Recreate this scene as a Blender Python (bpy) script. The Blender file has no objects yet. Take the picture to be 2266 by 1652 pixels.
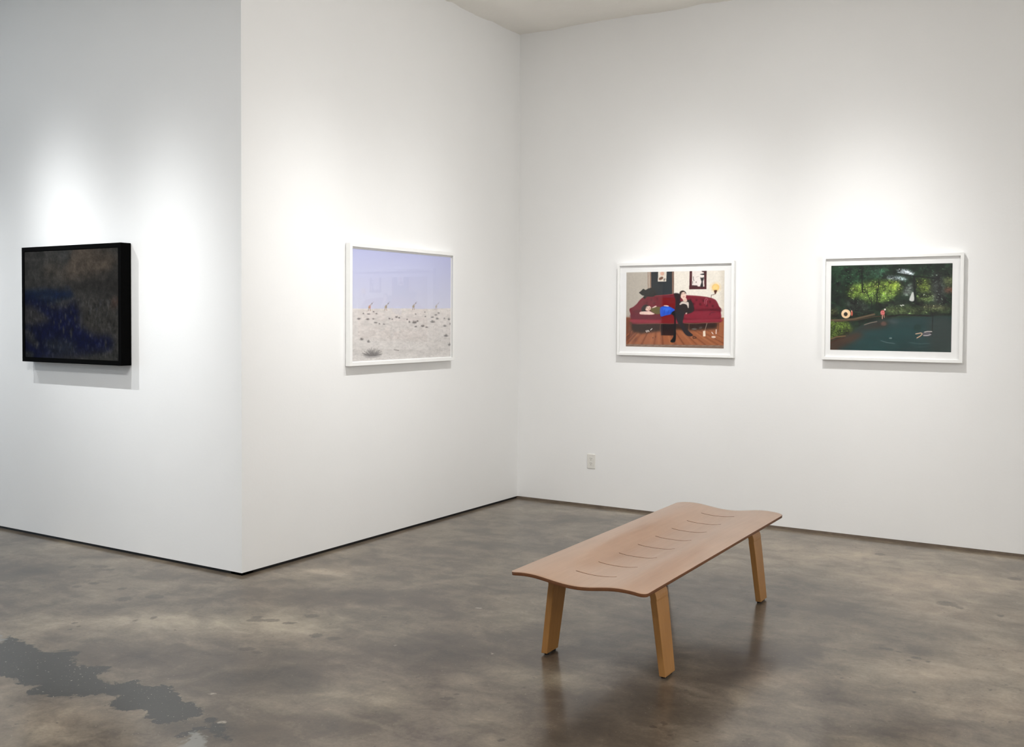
import bpy, bmesh, math, random
import numpy as np
from mathutils import Vector, Matrix

# ------------------------------------------------------------------ camera
SC = bpy.context.scene
COL = SC.collection
PI = math.pi
CORNER_Y = -3.0273          # the outer corner, in front of the inner corner at the origin
ROOM_H = 3.814
REVEAL = 0.018              # the walls hang this far above the floor

cam = bpy.data.cameras.new('camera')
cam.sensor_width = 36.0
cam.lens = 2232.84 / 2266 * 36.0
cam.shift_y = (759.81 - 826.0) / 2266
cam.clip_end = 60
cam_o = bpy.data.objects.new('camera', cam)
COL.objects.link(cam_o)
yaw, pitch, roll = 0.5574, 0.0260, 0.0056
fw = Vector((-math.sin(yaw) * math.cos(pitch), math.cos(yaw) * math.cos(pitch), -math.sin(pitch)))
rt = Vector((math.cos(yaw), math.sin(yaw), 0))
up = rt.cross(fw)
r2 = rt * math.cos(roll) + up * math.sin(roll)
u2 = up * math.cos(roll) - rt * math.sin(roll)
m3 = Matrix((r2, u2, -fw)).transposed()
cam_o.matrix_world = Matrix.Translation((4.3714, -7.1105, 1.5)) @ m3.to_4x4()
SC.camera = cam_o

# ------------------------------------------------------------------ light
w = bpy.data.worlds.new('world')
SC.world = w
w.use_nodes = True
w.node_tree.nodes['Background'].inputs[0].default_value = (0.75, 0.85, 1.0, 1)
w.node_tree.nodes['Background'].inputs[1].default_value = 0.3
SC.view_settings.view_transform = 'Standard'
SC.view_settings.look = 'None'
SC.view_settings.exposure = -0.32
SC.view_settings.gamma = 1.0
SC.view_settings.use_curve_mapping = False
SC.cycles.diffuse_bounces = 4
SC.cycles.max_bounces = 8
SC.cycles.use_adaptive_sampling = True
SC.cycles.adaptive_threshold = 0.1
SC.cycles.use_light_tree = False
SC.cycles.caustics_reflective = False
SC.cycles.caustics_refractive = False

def spot(name, pos, aim, watts, beam=14.0, spill=0.14, col=(1, 0.96, 0.9), radius=0.022):
    """A track lamp: a round beam (half intensity at `beam` degrees) inside a wide, weak spill."""
    l = bpy.data.lights.new(name, 'SPOT')
    l.energy = watts
    l.spot_size = math.radians(165)
    l.spot_blend = 1.0
    l.color = col
    l.shadow_soft_size = radius
    l.use_nodes = True
    t = l.node_tree
    em = t.nodes['Emission']
    tc = t.nodes.new('ShaderNodeTexCoord')
    sx = t.nodes.new('ShaderNodeSeparateXYZ')
    t.links.new(tc.outputs['Normal'], sx.inputs[0])
    def m(op, a, b):
        x = t.nodes.new('ShaderNodeMath')
        x.operation = op
        for k, v in enumerate((a, b)):
            if hasattr(v, 'is_linked'):
                t.links.new(v, x.inputs[k])
            else:
                x.inputs[k].default_value = v
        return x.outputs[0]
    k = math.log(2) / (1 - math.cos(math.radians(beam)))
    off = m('SUBTRACT', 1.0, m('ABSOLUTE', sx.outputs[2], 0.0))
    t.links.new(m('ADD', m('POWER', math.e, m('MULTIPLY', off, -k)), spill), em.inputs['Strength'])
    o = bpy.data.objects.new(name, l)
    COL.objects.link(o)
    o.location = pos
    o.rotation_euler = (Vector(aim) - Vector(pos)).to_track_quat('-Z', 'Y').to_euler()
    return o

def area(name, pos, aim, watts, sx, sy, col):
    l = bpy.data.lights.new(name, 'AREA')
    l.shape = 'RECTANGLE'
    l.size, l.size_y = sx, sy
    l.energy = watts
    l.color = col
    o = bpy.data.objects.new(name, l)
    COL.objects.link(o)
    o.location = pos
    o.rotation_euler = (Vector(aim) - Vector(pos)).to_track_quat('-Z', 'Y').to_euler()
    return o

NEUTRAL = (1.0, 0.995, 0.985)
COOL = (0.97, 0.99, 1.0)
# track lamps, one or two to each picture
spot('track_lamp', (-2.10, -4.33, 3.62), (-1.46, CORNER_Y, 1.55), 400, 11, 0.025, COOL)
spot('track_lamp', (-0.85, -4.33, 3.62), (-0.52, CORNER_Y, 1.40), 320, 11, 0.025, COOL)
spot('track_lamp', (-3.25, -4.33, 3.62), (-2.75, CORNER_Y, 1.45), 300, 11, 0.025, COOL)
spot('track_lamp', (1.66, -2.60, 3.62), (0.0, -2.45, 1.45), 240, 14.5, 0.09, NEUTRAL)
spot('track_lamp', (1.66, -1.45, 3.62), (0.0, -1.45, 1.25), 170, 15.5, 0.09, NEUTRAL)
spot('track_lamp', (1.95, -1.62, 3.62), (1.38, 0.0, 1.38), 285, 15, 0.05, NEUTRAL)
spot('track_lamp', (2.60, -1.50, 3.62), (2.90, 0.0, 1.32), 300, 15, 0.05, NEUTRAL)
# added unseen fill panels overhead and to the right; daylight from the street end
area('overhead_fill', (0.9, -6.2, 3.75), (0.9, -6.2, 0), 125, 1.6, 0.4, NEUTRAL)
area('overhead_fill', (2.2, -8.9, 3.75), (2.2, -8.9, 0), 75, 2.4, 0.5, NEUTRAL)
area('side_fill', (6.55, -4.2, 1.75), (0, -4.2, 1.75), 130, 3.6, 2.8, (1.0, 0.985, 0.965))
area('street_window', (-6.95, -6.8, 1.75), (0, -6.8, 1.75), 90, 4.0, 2.8, (0.62, 0.80, 1.0))

# ------------------------------------------------------------------ materials
def srgb(c):
    return tuple(((x / 255) / 12.92 if x <= 10.3 else ((x / 255 + 0.055) / 1.055) ** 2.4) for x in c)

class Mat:
    """Small helper around a node tree."""
    def __init__(self, name):
        self.m = bpy.data.materials.new(name)
        self.m.use_nodes = True
        self.t = self.m.node_tree
        self.b = self.t.nodes['Principled BSDF']
        self.out = self.t.nodes['Material Output']
    def n(self, kind, **kw):
        x = self.t.nodes.new('ShaderNode' + kind)
        for k, v in kw.items():
            setattr(x, k, v)
        return x
    def l(self, a, b):
        self.t.links.new(a, b)
    def val(self, node, i, v):
        if hasattr(v, 'is_linked'):
            self.l(v, node.inputs[i])
        else:
            node.inputs[i].default_value = v
    def math(self, op, a, b=0.0, c=None, clamp=False):
        x = self.n('Math', operation=op, use_clamp=clamp)
        self.val(x, 0, a); self.val(x, 1, b)
        if c is not None:
            self.val(x, 2, c)
        return x.outputs[0]
    def coords(self, scale=(1, 1, 1), rot=(0, 0, 0)):
        tc = self.n('TexCoord')
        mp = self.n('Mapping')
        mp.inputs['Scale'].default_value = scale
        mp.inputs['Rotation'].default_value = rot
        self.l(tc.outputs['Object'], mp.inputs['Vector'])
        return mp.outputs[0]
    def noise(self, vec, scale, detail=4, rough=0.55, dist=0.0):
        x = self.n('TexNoise')
        self.l(vec, x.inputs['Vector'])
        x.inputs['Scale'].default_value = scale
        x.inputs['Detail'].default_value = detail
        x.inputs['Roughness'].default_value = rough
        x.inputs['Distortion'].default_value = dist
        return x.outputs[0]
    def ramp(self, fac, stops):
        r = self.n('ValToRGB')
        e = r.color_ramp.elements
        while len(e) < len(stops):
            e.new(0.5)
        for k, (p, c) in zip(e, stops):
            k.position = p
            k.color = (*c, 1)
        self.l(fac, r.inputs[0])
        return r.outputs[0]
    def mix(self, fac, a, b, blend='MIX'):
        x = self.n('Mix', data_type='RGBA', blend_type=blend)
        self.val(x, 0, fac)
        for i, v in ((6, a), (7, b)):
            if hasattr(v, 'is_linked'):
                self.l(v, x.inputs[i])
            else:
                x.inputs[i].default_value = (*v, 1)
        return x.outputs[2]
    def bump(self, h, strength, dist):
        x = self.n('Bump')
        x.inputs['Strength'].default_value = strength
        x.inputs['Distance'].default_value = dist
        self.l(h, x.inputs['Height'])
        self.l(x.outputs[0], self.b.inputs['Normal'])
    def set(self, **kw):
        for k, v in kw.items():
            self.b.inputs[k.replace('_', ' ')].default_value = v
        return self

def plain(name, c, rough=0.5, var=0.04, scale=30, **kw):
    M = Mat(name)
    n = M.noise(M.coords(), scale, 3)
    a = srgb(c)
    M.l(M.ramp(n, [(0.25, tuple(x * (1 - var) for x in a)), (0.75, tuple(min(1, x * (1 + var)) for x in a))]), M.b.inputs['Base Color'])
    M.set(Roughness=rough, **kw)
    return M.m

def wall_paint(name, c, bump=0.25, scale=55, dist=0.0015):
    M = Mat(name)
    v = M.coords()
    a = srgb(c)
    n = M.noise(v, 2.2, 3)
    M.l(M.ramp(n, [(0.3, tuple(x * 0.985 for x in a)), (0.7, a)]), M.b.inputs['Base Color'])
    M.bump(M.noise(v, scale, 2, 0.6), bump, dist)
    M.set(Roughness=0.62)
    return M.m

WALL = wall_paint('white_wall_paint', (240, 240, 239))
CEIL = wall_paint('rough_ceiling_plaster', (246, 243, 236), 0.6, 26, 0.006)
BLACK_REVEAL = plain('black_reveal_strip', (16, 15, 15), 0.6)
BROWN_REVEAL = plain('brown_reveal_strip', (112, 99, 86), 0.6, 0.25, 14)
WHITE_FRAME = plain('white_lacquered_frame', (240, 240, 238), 0.35, 0.01)
MAT_BOARD = plain('white_mat_board', (243, 243, 242), 0.8, 0.01)
BLACK_FRAME = plain('black_frame', (4, 4, 4), 0.8, 0.1, 20)
BLACK_FRAME.node_tree.nodes['Principled BSDF'].inputs['Specular IOR Level'].default_value = 0.04
OUTLET_PLASTIC = plain('white_outlet_plastic', (226, 224, 218), 0.35, 0.01)
OUTLET_DARK = plain('outlet_slot_dark', (60, 58, 54), 0.6)
RUBBER = plain('black_rubber', (14, 12, 12), 0.7)

def glass():
    M = Mat('picture_glass')
    t = M.n('BsdfTransparent')
    g = M.n('BsdfGlossy')
    g.inputs['Roughness'].default_value = 0.0
    f = M.n('Fresnel')
    f.inputs['IOR'].default_value = 1.56      # both faces of the pane
    mx = M.n('MixShader')
    ge = M.n('NewGeometry')
    M.l(M.math('MULTIPLY', f.outputs[0], M.math('SUBTRACT', 1.0, ge.outputs['Backfacing'])), mx.inputs[0]); M.l(t.outputs[0], mx.inputs[1]); M.l(g.outputs[0], mx.inputs[2])
    M.l(mx.outputs[0], M.out.inputs[0])
    return M.m
GLASS = glass()

def print_mat(name, rough=0.5, spec=0.2):
    M = Mat(name)
    a = M.n('VertexColor')
    a.layer_name = 'ink'
    M.l(a.outputs[0], M.b.inputs['Base Color'])
    M.set(Roughness=rough)
    M.b.inputs['Specular IOR Level'].default_value = spec
    return M.m

def wood(name, light, dark, along, rough=0.42, grain=1.0):
    """Straight-grained veneer; `along` is the axis of the grain."""
    M = Mat(name)
    s = [16, 16, 16]
    s['xyz'.index(along)] = 1.1
    v = M.coords(tuple(s))
    n1 = M.noise(v, 3.2, 6, 0.6, 0.4)
    n2 = M.noise(M.coords(), 3.0, 3)
    f = M.math('ADD', M.math('MULTIPLY', n1, 0.6 * grain), M.math('MULTIPLY', n2, 0.5))
    M.l(M.ramp(f, [(0.3, srgb(dark)), (0.72, srgb(light))]), M.b.inputs['Base Color'])
    M.bump(n1, 0.06, 0.001)
    M.set(Roughness=rough)
    return M.m

SEAT_WOOD = wood('beech_veneer', (196, 161, 134), (176, 141, 114), 'y', 0.28, 0.8)
LEG_WOOD = wood('oiled_beech_leg', (164, 118, 66), (142, 98, 50), 'z', 0.45)
EDGE_WOOD = wood('plywood_edge', (114, 70, 37), (88, 52, 27), 'y', 0.5)

# ------------------------------------------------------------------ helpers
def link(name, me, mat=None, parent=None):
    o = bpy.data.objects.new(name, me)
    COL.objects.link(o)
    if mat is not None:
        for m in (mat if isinstance(mat, (list, tuple)) else [mat]):
            me.materials.append(m)
    if parent is not None:
        o.parent = parent
    return o

def bm_obj(name, bm, mat=None, parent=None, smooth=False):
    bmesh.ops.recalc_face_normals(bm, faces=bm.faces)
    me = bpy.data.meshes.new(name)
    bm.to_mesh(me)
    bm.free()
    if smooth:
        for p in me.polygons:
            p.use_smooth = True
    return link(name, me, mat, parent)

def box(bm, x0, x1, y0, y1, z0, z1):
    v = [bm.verts.new((x, y, z)) for x in (x0, x1) for y in (y0, y1) for z in (z0, z1)]
    for f in ((0, 1, 3, 2), (4, 6, 7, 5), (0, 4, 5, 1), (2, 3, 7, 6), (0, 2, 6, 4), (1, 5, 7, 3)):
        bm.faces.new([v[i] for i in f])

def bevel(o, w, seg=2, angle=35):
    m = o.modifiers.new('bevel', 'BEVEL')
    m.width = w
    m.segments = seg
    m.limit_method = 'ANGLE'
    m.angle_limit = math.radians(angle)
    return o

def tag(o, label, cat, group=None):
    o['label'] = label
    o['category'] = cat
    if group:
        o['group'] = group
    return o

def struct(o):
    o['kind'] = 'structure'
    return o

def thing(name, label, cat, loc, rz=0.0, group=None):
    o = bpy.data.objects.new(name, None)
    o.empty_display_size = 0.1
    COL.objects.link(o)
    o.location = loc
    o.rotation_euler = (0, 0, rz)
    return tag(o, label, cat, group)

def box_obj(name, dims, mat, parent=None):
    bm = bmesh.new()
    box(bm, *dims)
    return bm_obj(name, bm, mat, parent)

def value_noise(shape, cells, seed, octaves=4, gain=0.5):
    """Fractal value noise in 0..1 on an image grid; cells = (rows, cols) of the first octave."""
    h, wd = shape
    tot, amp, s = np.zeros(shape), 1.0, 0.0
    rng = np.random.RandomState(seed)
    for k in range(octaves):
        cy, cx = max(1, int(cells[0] * 2 ** k)), max(1, int(cells[1] * 2 ** k))
        g = rng.rand(cy + 2, cx + 2)
        y = np.linspace(0, cy, h, endpoint=False)
        x = np.linspace(0, cx, wd, endpoint=False)
        yi, xi = y.astype(int), x.astype(int)
        ty, tx = y - yi, x - xi
        ty, tx = ty * ty * (3 - 2 * ty), tx * tx * (3 - 2 * tx)
        a = g[yi][:, xi]; b = g[yi][:, xi + 1]; c = g[yi + 1][:, xi]; d = g[yi + 1][:, xi + 1]
        top = a + (b - a) * tx[None]
        bot = c + (d - c) * tx[None]
        tot += amp * (top + (bot - top) * ty[:, None])
        s += amp
        amp *= gain
    return tot / s

# ------------------------------------------------------------------ the room
WX0, WX1, WY0 = -7.0, 6.6, -10.6

# stains and tones of the concrete, and painted bench shade, in metres on the floor
FLOOR_STAINS = [[(-0.018,-4.469),(-0.097,-4.387),(-0.015,-4.383),(0.088,-4.4),(0.157,-4.402),(0.23,-4.423),(0.298,-4.386),(0.356,-4.342),(0.387,-4.322),(0.408,-4.364),(0.42,-4.4),(0.52,-4.442),(0.583,-4.433),(0.665,-4.39),(0.7,-4.428),(0.723,-4.492),(0.808,-4.514),(0.855,-4.503),(0.879,-4.42),(0.923,-4.44),(0.984,-4.447),(1.046,-4.408),(1.11,-4.412),(1.189,-4.45),(1.231,-4.492),(1.298,-4.474),(1.369,-4.495),(1.412,-4.54),(1.402,-4.577),(1.399,-4.626),(1.371,-4.666),(1.29,-4.688),(1.241,-4.65),(1.19,-4.635),(1.146,-4.639),(1.136,-4.669),(1.094,-4.68),(1.022,-4.677),(0.983,-4.617),(0.981,-4.584),(0.899,-4.619),(0.854,-4.675),(0.774,-4.718),(0.721,-4.743),(0.682,-4.768),(0.631,-4.739),(0.605,-4.692),(0.546,-4.721),(0.463,-4.699),(0.384,-4.711),(0.255,-4.755),(-0.018,-4.661),(-0.095,-4.554)],[(1.442,-4.552),(1.457,-4.519),(1.511,-4.546),(1.604,-4.584),(1.668,-4.643),(1.617,-4.662),(1.54,-4.625),(1.505,-4.64),(1.516,-4.705),(1.491,-4.722),(1.482,-4.633),(1.501,-4.591)]]
FLOOR_PALE = [[(1.545,-4.791),(1.518,-4.726),(1.502,-4.65),(1.555,-4.645),(1.69,-4.751),(1.608,-4.83)],[(-0.217,-4.39),(-0.097,-4.387),(-0.011,-4.453),(-0.04,-4.495)]]
FLOOR_TONES = [(3.556,-1.796,1.083,1.269,0.45,0.55),(2.934,-0.792,1.174,0.727,0.3,0.3),(0.754,-3.045,0.363,0.141,-0.8,0.3),(1.171,-2.877,0.166,0.119,-0.4,0.2),(1.649,-3.475,0.348,0.212,-0.7,0.2),(1.971,-3.515,0.235,0.147,-0.5,0.3),(1.332,-4.059,0.283,0.22,-0.8,0.3),(0.685,-4.208,0.257,0.189,-0.6,0.5),(-1.146,-3.621,0.236,0.186,-0.6,-0.1),(-0.168,-3.896,0.253,0.138,-0.4,0.1),(0.902,-1.548,0.355,0.156,-0.5,-0.2),(0.91,-0.485,0.302,0.168,-0.5,0),(1.445,-0.695,0.222,0.149,-0.3,0),(2.705,-2.518,0.303,0.241,-0.5,0.0),(3.064,-1.841,0.352,0.238,-0.6,-0.5),(2.775,-1.396,0.285,0.184,-0.5,-0.5),(3.452,-2.033,0.305,0.165,-0.4,-0.2),(2.652,-3.62,0.386,0.203,-0.8,0.6),(2.698,-3.894,0.261,0.12,-0.7,0.6),(2.988,-2.718,0.223,0.175,-0.7,0.3),(3.62,-3.278,0.266,0.113,-0.6,0.6),(1.653,-4.518,0.328,0.142,-0.7,0.2),(2.068,-4.251,0.264,0.139,-0.5,0.0),(2.981,-3.058,0.228,0.13,-0.5,0.2),(3.337,-3.067,0.109,0.09,-0.5,-0.4),(3.469,-2.334,0.186,0.107,-0.4,0.2),(-0.289,-3.221,0.31,0.127,-0.3,0.1),(1.26,-2.499,0.301,0.15,-0.2,-0.1),(1.944,-3.011,0.216,0.138,-0.2,-0.1),(0.862,-3.588,0.371,0.176,0.8,-0.5),(0.292,-3.845,0.377,0.156,0.8,-0.1),(-0.048,-4.178,0.26,0.155,0.6,0.1),(1.739,-2.843,0.181,0.137,0.4,-0.4),(2.051,-3.53,0.135,0.111,0.7,-0.4),(2.299,-3.498,0.17,0.116,0.5,-0.4),(3.469,-0.943,0.521,0.302,0.7,0.6),(2.878,-0.549,0.637,0.181,0.7,0.5),(2.347,-0.519,0.363,0.166,0.6,0.4),(3.739,-2.505,0.31,0.156,0.5,0.5),(3.885,-2.065,0.166,0.139,0.4,0.6),(0.333,-2.69,0.291,0.128,0.5,0.4),(-1.547,-3.083,0.409,0.17,0.4,0.0),(-0.821,-3.119,0.329,0.122,0.4,0.3),(3.109,-2.976,0.209,0.11,0.6,0.6),(3.338,-3.386,0.202,0.149,0.2,-0.6),(1.058,-2.518,0.28,0.136,0.3,-0.2),(0.571,-0.29,0.423,0.184,0.3,-0.1),(1.873,-4.039,0.178,0.094,0.3,-0.2),(1.0,-4.839,0.234,0.12,0.3,0.4),(3.051,-3.363,0.158,0.104,0.3,0.0),(3.45,-1.542,0.285,0.16,0.3,0.6),(2.083,-1.143,0.284,0.169,0.3,0.0),(1.579,-3.165,0.262,0.099,0.4,-0.1),(3.918,-2.859,0.229,0.15,0.3,0.6)]  # some dark tones by the bench paint in its shadow and floor reflection
FLOOR_SPECKS = [(3.426,-2.333,0.029,0.027,-1.0),(3.39,-2.333,0.021,0.02,-1.0),(3.472,-2.347,0.016,0.02,-1.0),(3.556,-2.387,0.028,0.026,-1.0),(3.527,-2.44,0.02,0.019,-1.0),(3.606,-2.41,0.019,0.019,-1.0),(3.424,-2.493,0.012,0.019,-1.0),(3.535,-2.378,0.025,0.026,-1.0),(2.984,-0.422,0.047,0.053,-1.0),(3.526,-1.393,0.072,0.074,-1.0),(3.589,-1.451,0.043,0.045,-1.0),(3.794,-1.479,0.028,0.035,-1.0),(2.807,-1.911,0.038,0.043,-1.0),(3.774,-0.624,0.054,0.057,-1.0),(3.26,-2.462,0.014,0.026,-1.0),(3.337,-2.828,0.014,0.017,-1.0),(3.62,-2.828,0.018,0.021,-1.0),(3.871,-2.074,0.012,0.028,-1.0),(3.88,-2.637,0.011,0.017,-1.0),(3.334,-3.041,0.014,0.021,-1.0),(2.472,-4.118,0.025,0.023,-1.0),(2.815,-3.515,0.024,0.037,-1.0),(2.899,-3.668,0.02,0.034,-1.0),(2.876,-3.717,0.023,0.021,-1.0),(2.63,-3.766,0.017,0.022,-1.0),(1.105,-3.596,0.046,0.048,-1.0),(1.207,-3.585,0.051,0.04,-1.0),(0.757,-3.543,0.067,0.038,-1.0),(0.863,-3.527,0.053,0.029,-1.0),(0.662,-3.542,0.045,0.031,-1.0),(-1.002,-3.425,0.032,0.035,-1.0),(-0.595,-3.677,0.035,0.041,-1.0),(-0.574,-3.584,0.045,0.041,-1.0),(0.237,-3.828,0.023,0.04,-1.0),(0.2,-3.905,0.022,0.023,-1.0),(0.052,-4.114,0.018,0.023,-1.0),(-0.011,-4.094,0.022,0.024,-1.0),(0.06,-4.167,0.019,0.023,-1.0),(0.972,-3.785,0.011,0.02,-1.0),(1.054,-3.919,0.04,0.025,-1.0),(0.975,-3.912,0.061,0.038,-1.0),(-0.768,-3.349,0.053,0.034,-1.0),(-0.878,-3.33,0.08,0.047,-1.0),(-0.348,-3.571,0.035,0.04,-1.0),(-0.053,-3.582,0.062,0.037,-1.0),(-0.164,-3.695,0.061,0.064,-1.0),(-0.085,-3.571,0.048,0.046,-1.0),(2.082,-3.904,0.046,0.024,-1.0),(2.085,-3.846,0.025,0.015,-1.0),(1.19,-3.199,0.022,0.023,-1.0),(0.872,-3.379,0.059,0.047,-1.0),(3.058,-3.755,0.016,0.016,-1.0),(2.052,-2.941,0.013,0.021,-1.0),(0.682,-3.592,0.054,0.031,-1.0),(1.499,-2.811,0.033,0.025,0.8),(1.507,-3.507,0.016,0.025,0.8),(1.94,-3.36,0.02,0.024,0.8),(1.268,-4.367,0.029,0.02,0.8),(1.515,-4.543,0.033,0.025,0.8),(3.569,-1.464,0.033,0.045,0.8),(3.533,-2.366,0.032,0.033,0.8)]


def inside(px, py, poly):
    res = np.zeros(px.shape, bool)
    n = len(poly)
    for i in range(n):
        x0, y0 = poly[i]
        x1, y1 = poly[(i + 1) % n]
        if y0 == y1:
            continue
        c = ((y0 > py) != (y1 > py)) & (px < (x1 - x0) * (py - y0) / (y1 - y0) + x0)
        res ^= c
    return res

def signed_dist(px, py, poly):
    d = np.full(px.shape, 9.0)
    n = len(poly)
    for i in range(n):
        x0, y0 = poly[i]
        x1, y1 = poly[(i + 1) % n]
        ex, ey = x1 - x0, y1 - y0
        t = np.clip(((px - x0) * ex + (py - y0) * ey) / (ex * ex + ey * ey + 1e-12), 0, 1)
        d = np.minimum(d, np.hypot(px - x0 - t * ex, py - y0 - t * ey))
    return np.where(inside(px, py, poly), -d, d)

def grid_mesh(name, xs, ys, z=0.0):
    nx, ny = len(xs), len(ys)
    X, Y = np.meshgrid(xs, ys)
    co = np.stack([X.ravel(), Y.ravel(), np.broadcast_to(z, X.shape).ravel()], 1).astype(np.float32)
    i = (np.arange(ny - 1)[:, None] * nx + np.arange(nx - 1)[None]).ravel()
    q = np.stack([i, i + 1, i + 1 + nx, i + nx], 1).astype(np.int32)
    me = bpy.data.meshes.new(name)
    me.vertices.add(len(co))
    me.vertices.foreach_set('co', co.ravel())
    me.loops.add(q.size)
    me.loops.foreach_set('vertex_index', q.ravel())
    me.polygons.add(len(q))
    me.polygons.foreach_set('loop_start', np.arange(0, q.size, 4, dtype=np.int32))
    me.update(calc_edges=True)
    return me, X, Y

def float_attr(me, name, a):
    at = me.attributes.new(name, 'FLOAT', 'POINT')
    at.data.foreach_set('value', np.ascontiguousarray(a.ravel(), dtype=np.float32))

def make_floor():
    xs = np.concatenate([np.arange(WX0, -2.6, 0.2), np.arange(-2.6, 4.5, 0.016), np.arange(4.5, WX1 + 0.2, 0.2)])
    ys = np.concatenate([np.arange(WY0, -5.4, 0.2), np.arange(-5.4, 0.0, 0.016), np.arange(0.0, 0.4, 0.1)])
    me, X, Y = grid_mesh('floor', xs, ys)
    ca, sa = math.cos(0.557), math.sin(0.557)
    tone, tint = np.zeros(X.shape), np.zeros(X.shape)
    for cx, cy, ra, rb, amt, tn in FLOOR_TONES:
        dx, dy = X - cx, Y - cy
        a, b = dx * ca + dy * sa, -dx * sa + dy * ca
        g = np.exp(-1.1 * ((a / ra) ** 2 + (b / rb) ** 2))
        tone += amt * g
        tint += tn * g
    speck = np.zeros(X.shape)
    for cx, cy, ra, rb, amt in FLOOR_SPECKS:
        dx, dy = X - cx, Y - cy
        a, b = dx * ca + dy * sa, -dx * sa + dy * ca
        r = np.sqrt((a / ra) ** 2 + (b / rb) ** 2)
        speck += amt * np.clip(1.25 - r, 0, 1)
    stain = np.full(X.shape, 1.0)
    for p in FLOOR_STAINS:
        stain = np.minimum(stain, signed_dist(X, Y, p))
    pale = np.full(X.shape, 1.0)
    for p in FLOOR_PALE:
        pale = np.minimum(pale, signed_dist(X, Y, p))
    for n, a in (('tone', tone), ('tint', tint), ('speck', np.clip(speck, -1, 1)), ('stain', stain), ('pale', pale)):
        float_attr(me, n, a)
    M = Mat('polished_concrete')
    def attr(n):
        x = M.n('Attribute')
        x.attribute_name = n
        return x.outputs['Fac']
    v = M.coords()
    big = M.noise(v, 1.5, 5, 0.6, 0.6)
    mid = M.noise(v, 6.0, 6, 0.62, 0.5)
    fine = M.noise(v, 60.0, 5, 0.75)
    streak = M.noise(M.coords((1.0, 3.2, 1.0), (0, 0, -0.557)), 3.0, 5, 0.6, 0.3)
    f = M.math('ADD', M.math('MULTIPLY', attr('tone'), 0.36), 0.5)
    f = M.math('ADD', f, M.math('MULTIPLY', M.math('SUBTRACT', big, 0.5), 0.60))
    f = M.math('ADD', f, M.math('MULTIPLY', M.math('SUBTRACT', mid, 0.5), 0.72))
    f = M.math('ADD', f, M.math('MULTIPLY', M.math('SUBTRACT', streak, 0.5), 0.35))
    f = M.math('ADD', f, M.math('MULTIPLY', M.math('SUBTRACT', fine, 0.5), 0.34))
    f = M.math('ADD', M.math('MULTIPLY', f, 0.62), 0.19)
    base = M.ramp(f, [(0.0, srgb((24, 19, 16))), (0.22, srgb((48, 41, 35))), (0.438, srgb((88, 78, 67))), (0.574, srgb((120, 109, 94))), (0.83, srgb((178, 164, 143)))])
    hue = M.math('ADD', M.math('MULTIPLY', attr('tint'), 0.45), M.math('MULTIPLY', M.math('SUBTRACT', M.noise(v, 2.3, 4, 0.6, 0.5), 0.5), 1.2))
    base = M.mix(M.math('MULTIPLY', M.math('MAXIMUM', hue, 0.0), 0.55, clamp=True), base, M.mix(1.0, base, (1.0, 0.84, 0.77), 'MULTIPLY'))
    base = M.mix(M.math('MULTIPLY', M.math('MAXIMUM', M.math('MULTIPLY', hue, -1.0), 0.0), 0.7, clamp=True), base, M.mix(1.0, base, (0.90, 1.0, 0.92), 'MULTIPLY'))
    # the grey bare patch: sharp, lobed outline
    edge = M.math('MULTIPLY', M.math('SUBTRACT', M.noise(v, 14.0, 6, 0.7, 0.5), 0.5), 0.17)
    sd = M.math('ADD', attr('stain'), edge)
    inpatch = M.math('MULTIPLY', M.math('SUBTRACT', 0.0, sd), 120.0, clamp=True)
    sp = M.noise(v, 75.0, 2, 0.5)
    patchc = M.ramp(M.math('ADD', M.math('MULTIPLY', mid, 0.6), M.math('MULTIPLY', fine, 0.35)), [(0.25, srgb((36, 35, 32))), (0.75, srgb((56, 54, 50)))])
    patchc = M.mix(M.math('GREATER_THAN', sp, 0.70), patchc, srgb((150, 144, 132)))
    base = M.mix(inpatch, base, patchc)
    pd = M.math('ADD', attr('pale'), edge)
    base = M.mix(M.math('MULTIPLY', M.math('MULTIPLY', M.math('SUBTRACT', 0.0, pd), 60.0, clamp=True), 0.8), base, srgb((128, 128, 123)))
    # nicks and spots
    wob = M.math('MULTIPLY', M.math('SUBTRACT', M.noise(v, 55.0, 3), 0.5), 1.6)
    s = attr('speck')
    dk = M.math('MULTIPLY', M.math('SUBTRACT', M.math('MULTIPLY', M.math('MULTIPLY', s, -1.0), M.math('ADD', wob, 1.0)), 0.45), 4.0, clamp=True)
    base = M.mix(M.math('MULTIPLY', dk, 0.62), base, srgb((58, 50, 44)))
    lt = M.math('MULTIPLY', M.math('SUBTRACT', M.math('MULTIPLY', s, M.math('ADD', wob, 1.0)), 0.45), 4.0, clamp=True)
    base = M.mix(M.math('MULTIPLY', lt, 0.45), base, srgb((190, 182, 166)))
    pit = M.math('MULTIPLY', M.math('SUBTRACT', M.noise(v, 34.0, 2, 0.4), 0.69), 18.0, clamp=True)
    base = M.mix(M.math('MULTIPLY', pit, 0.55), base, srgb((66, 58, 52)))
    agg = M.math('GREATER_THAN', M.noise(M.coords((1, 1, 1), (0, 0, 1.0)), 95.0, 1, 0.4), 0.76)
    base = M.mix(M.math('MULTIPLY', agg, 0.35), base, srgb((176, 168, 152)))
    M.l(base, M.b.inputs['Base Color'])
    ro = M.math('ADD', 0.285, M.math('MULTIPLY', mid, 0.03))
    M.l(ro, M.b.inputs['Roughness'])
    M.b.inputs['Specular IOR Level'].default_value = 0.18
    M.b.inputs['Coat Weight'].default_value = 0.38               # the sealer
    M.b.inputs['Coat Roughness'].default_value = 0.13
    M.b.inputs['Coat IOR'].default_value = 1.45
    M.bump(M.math('ADD', mid, M.math('MULTIPLY', fine, 0.3)), 0.05, 0.004)
    o = struct(link('floor', me, M.m))
    return o

make_floor()

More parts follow.
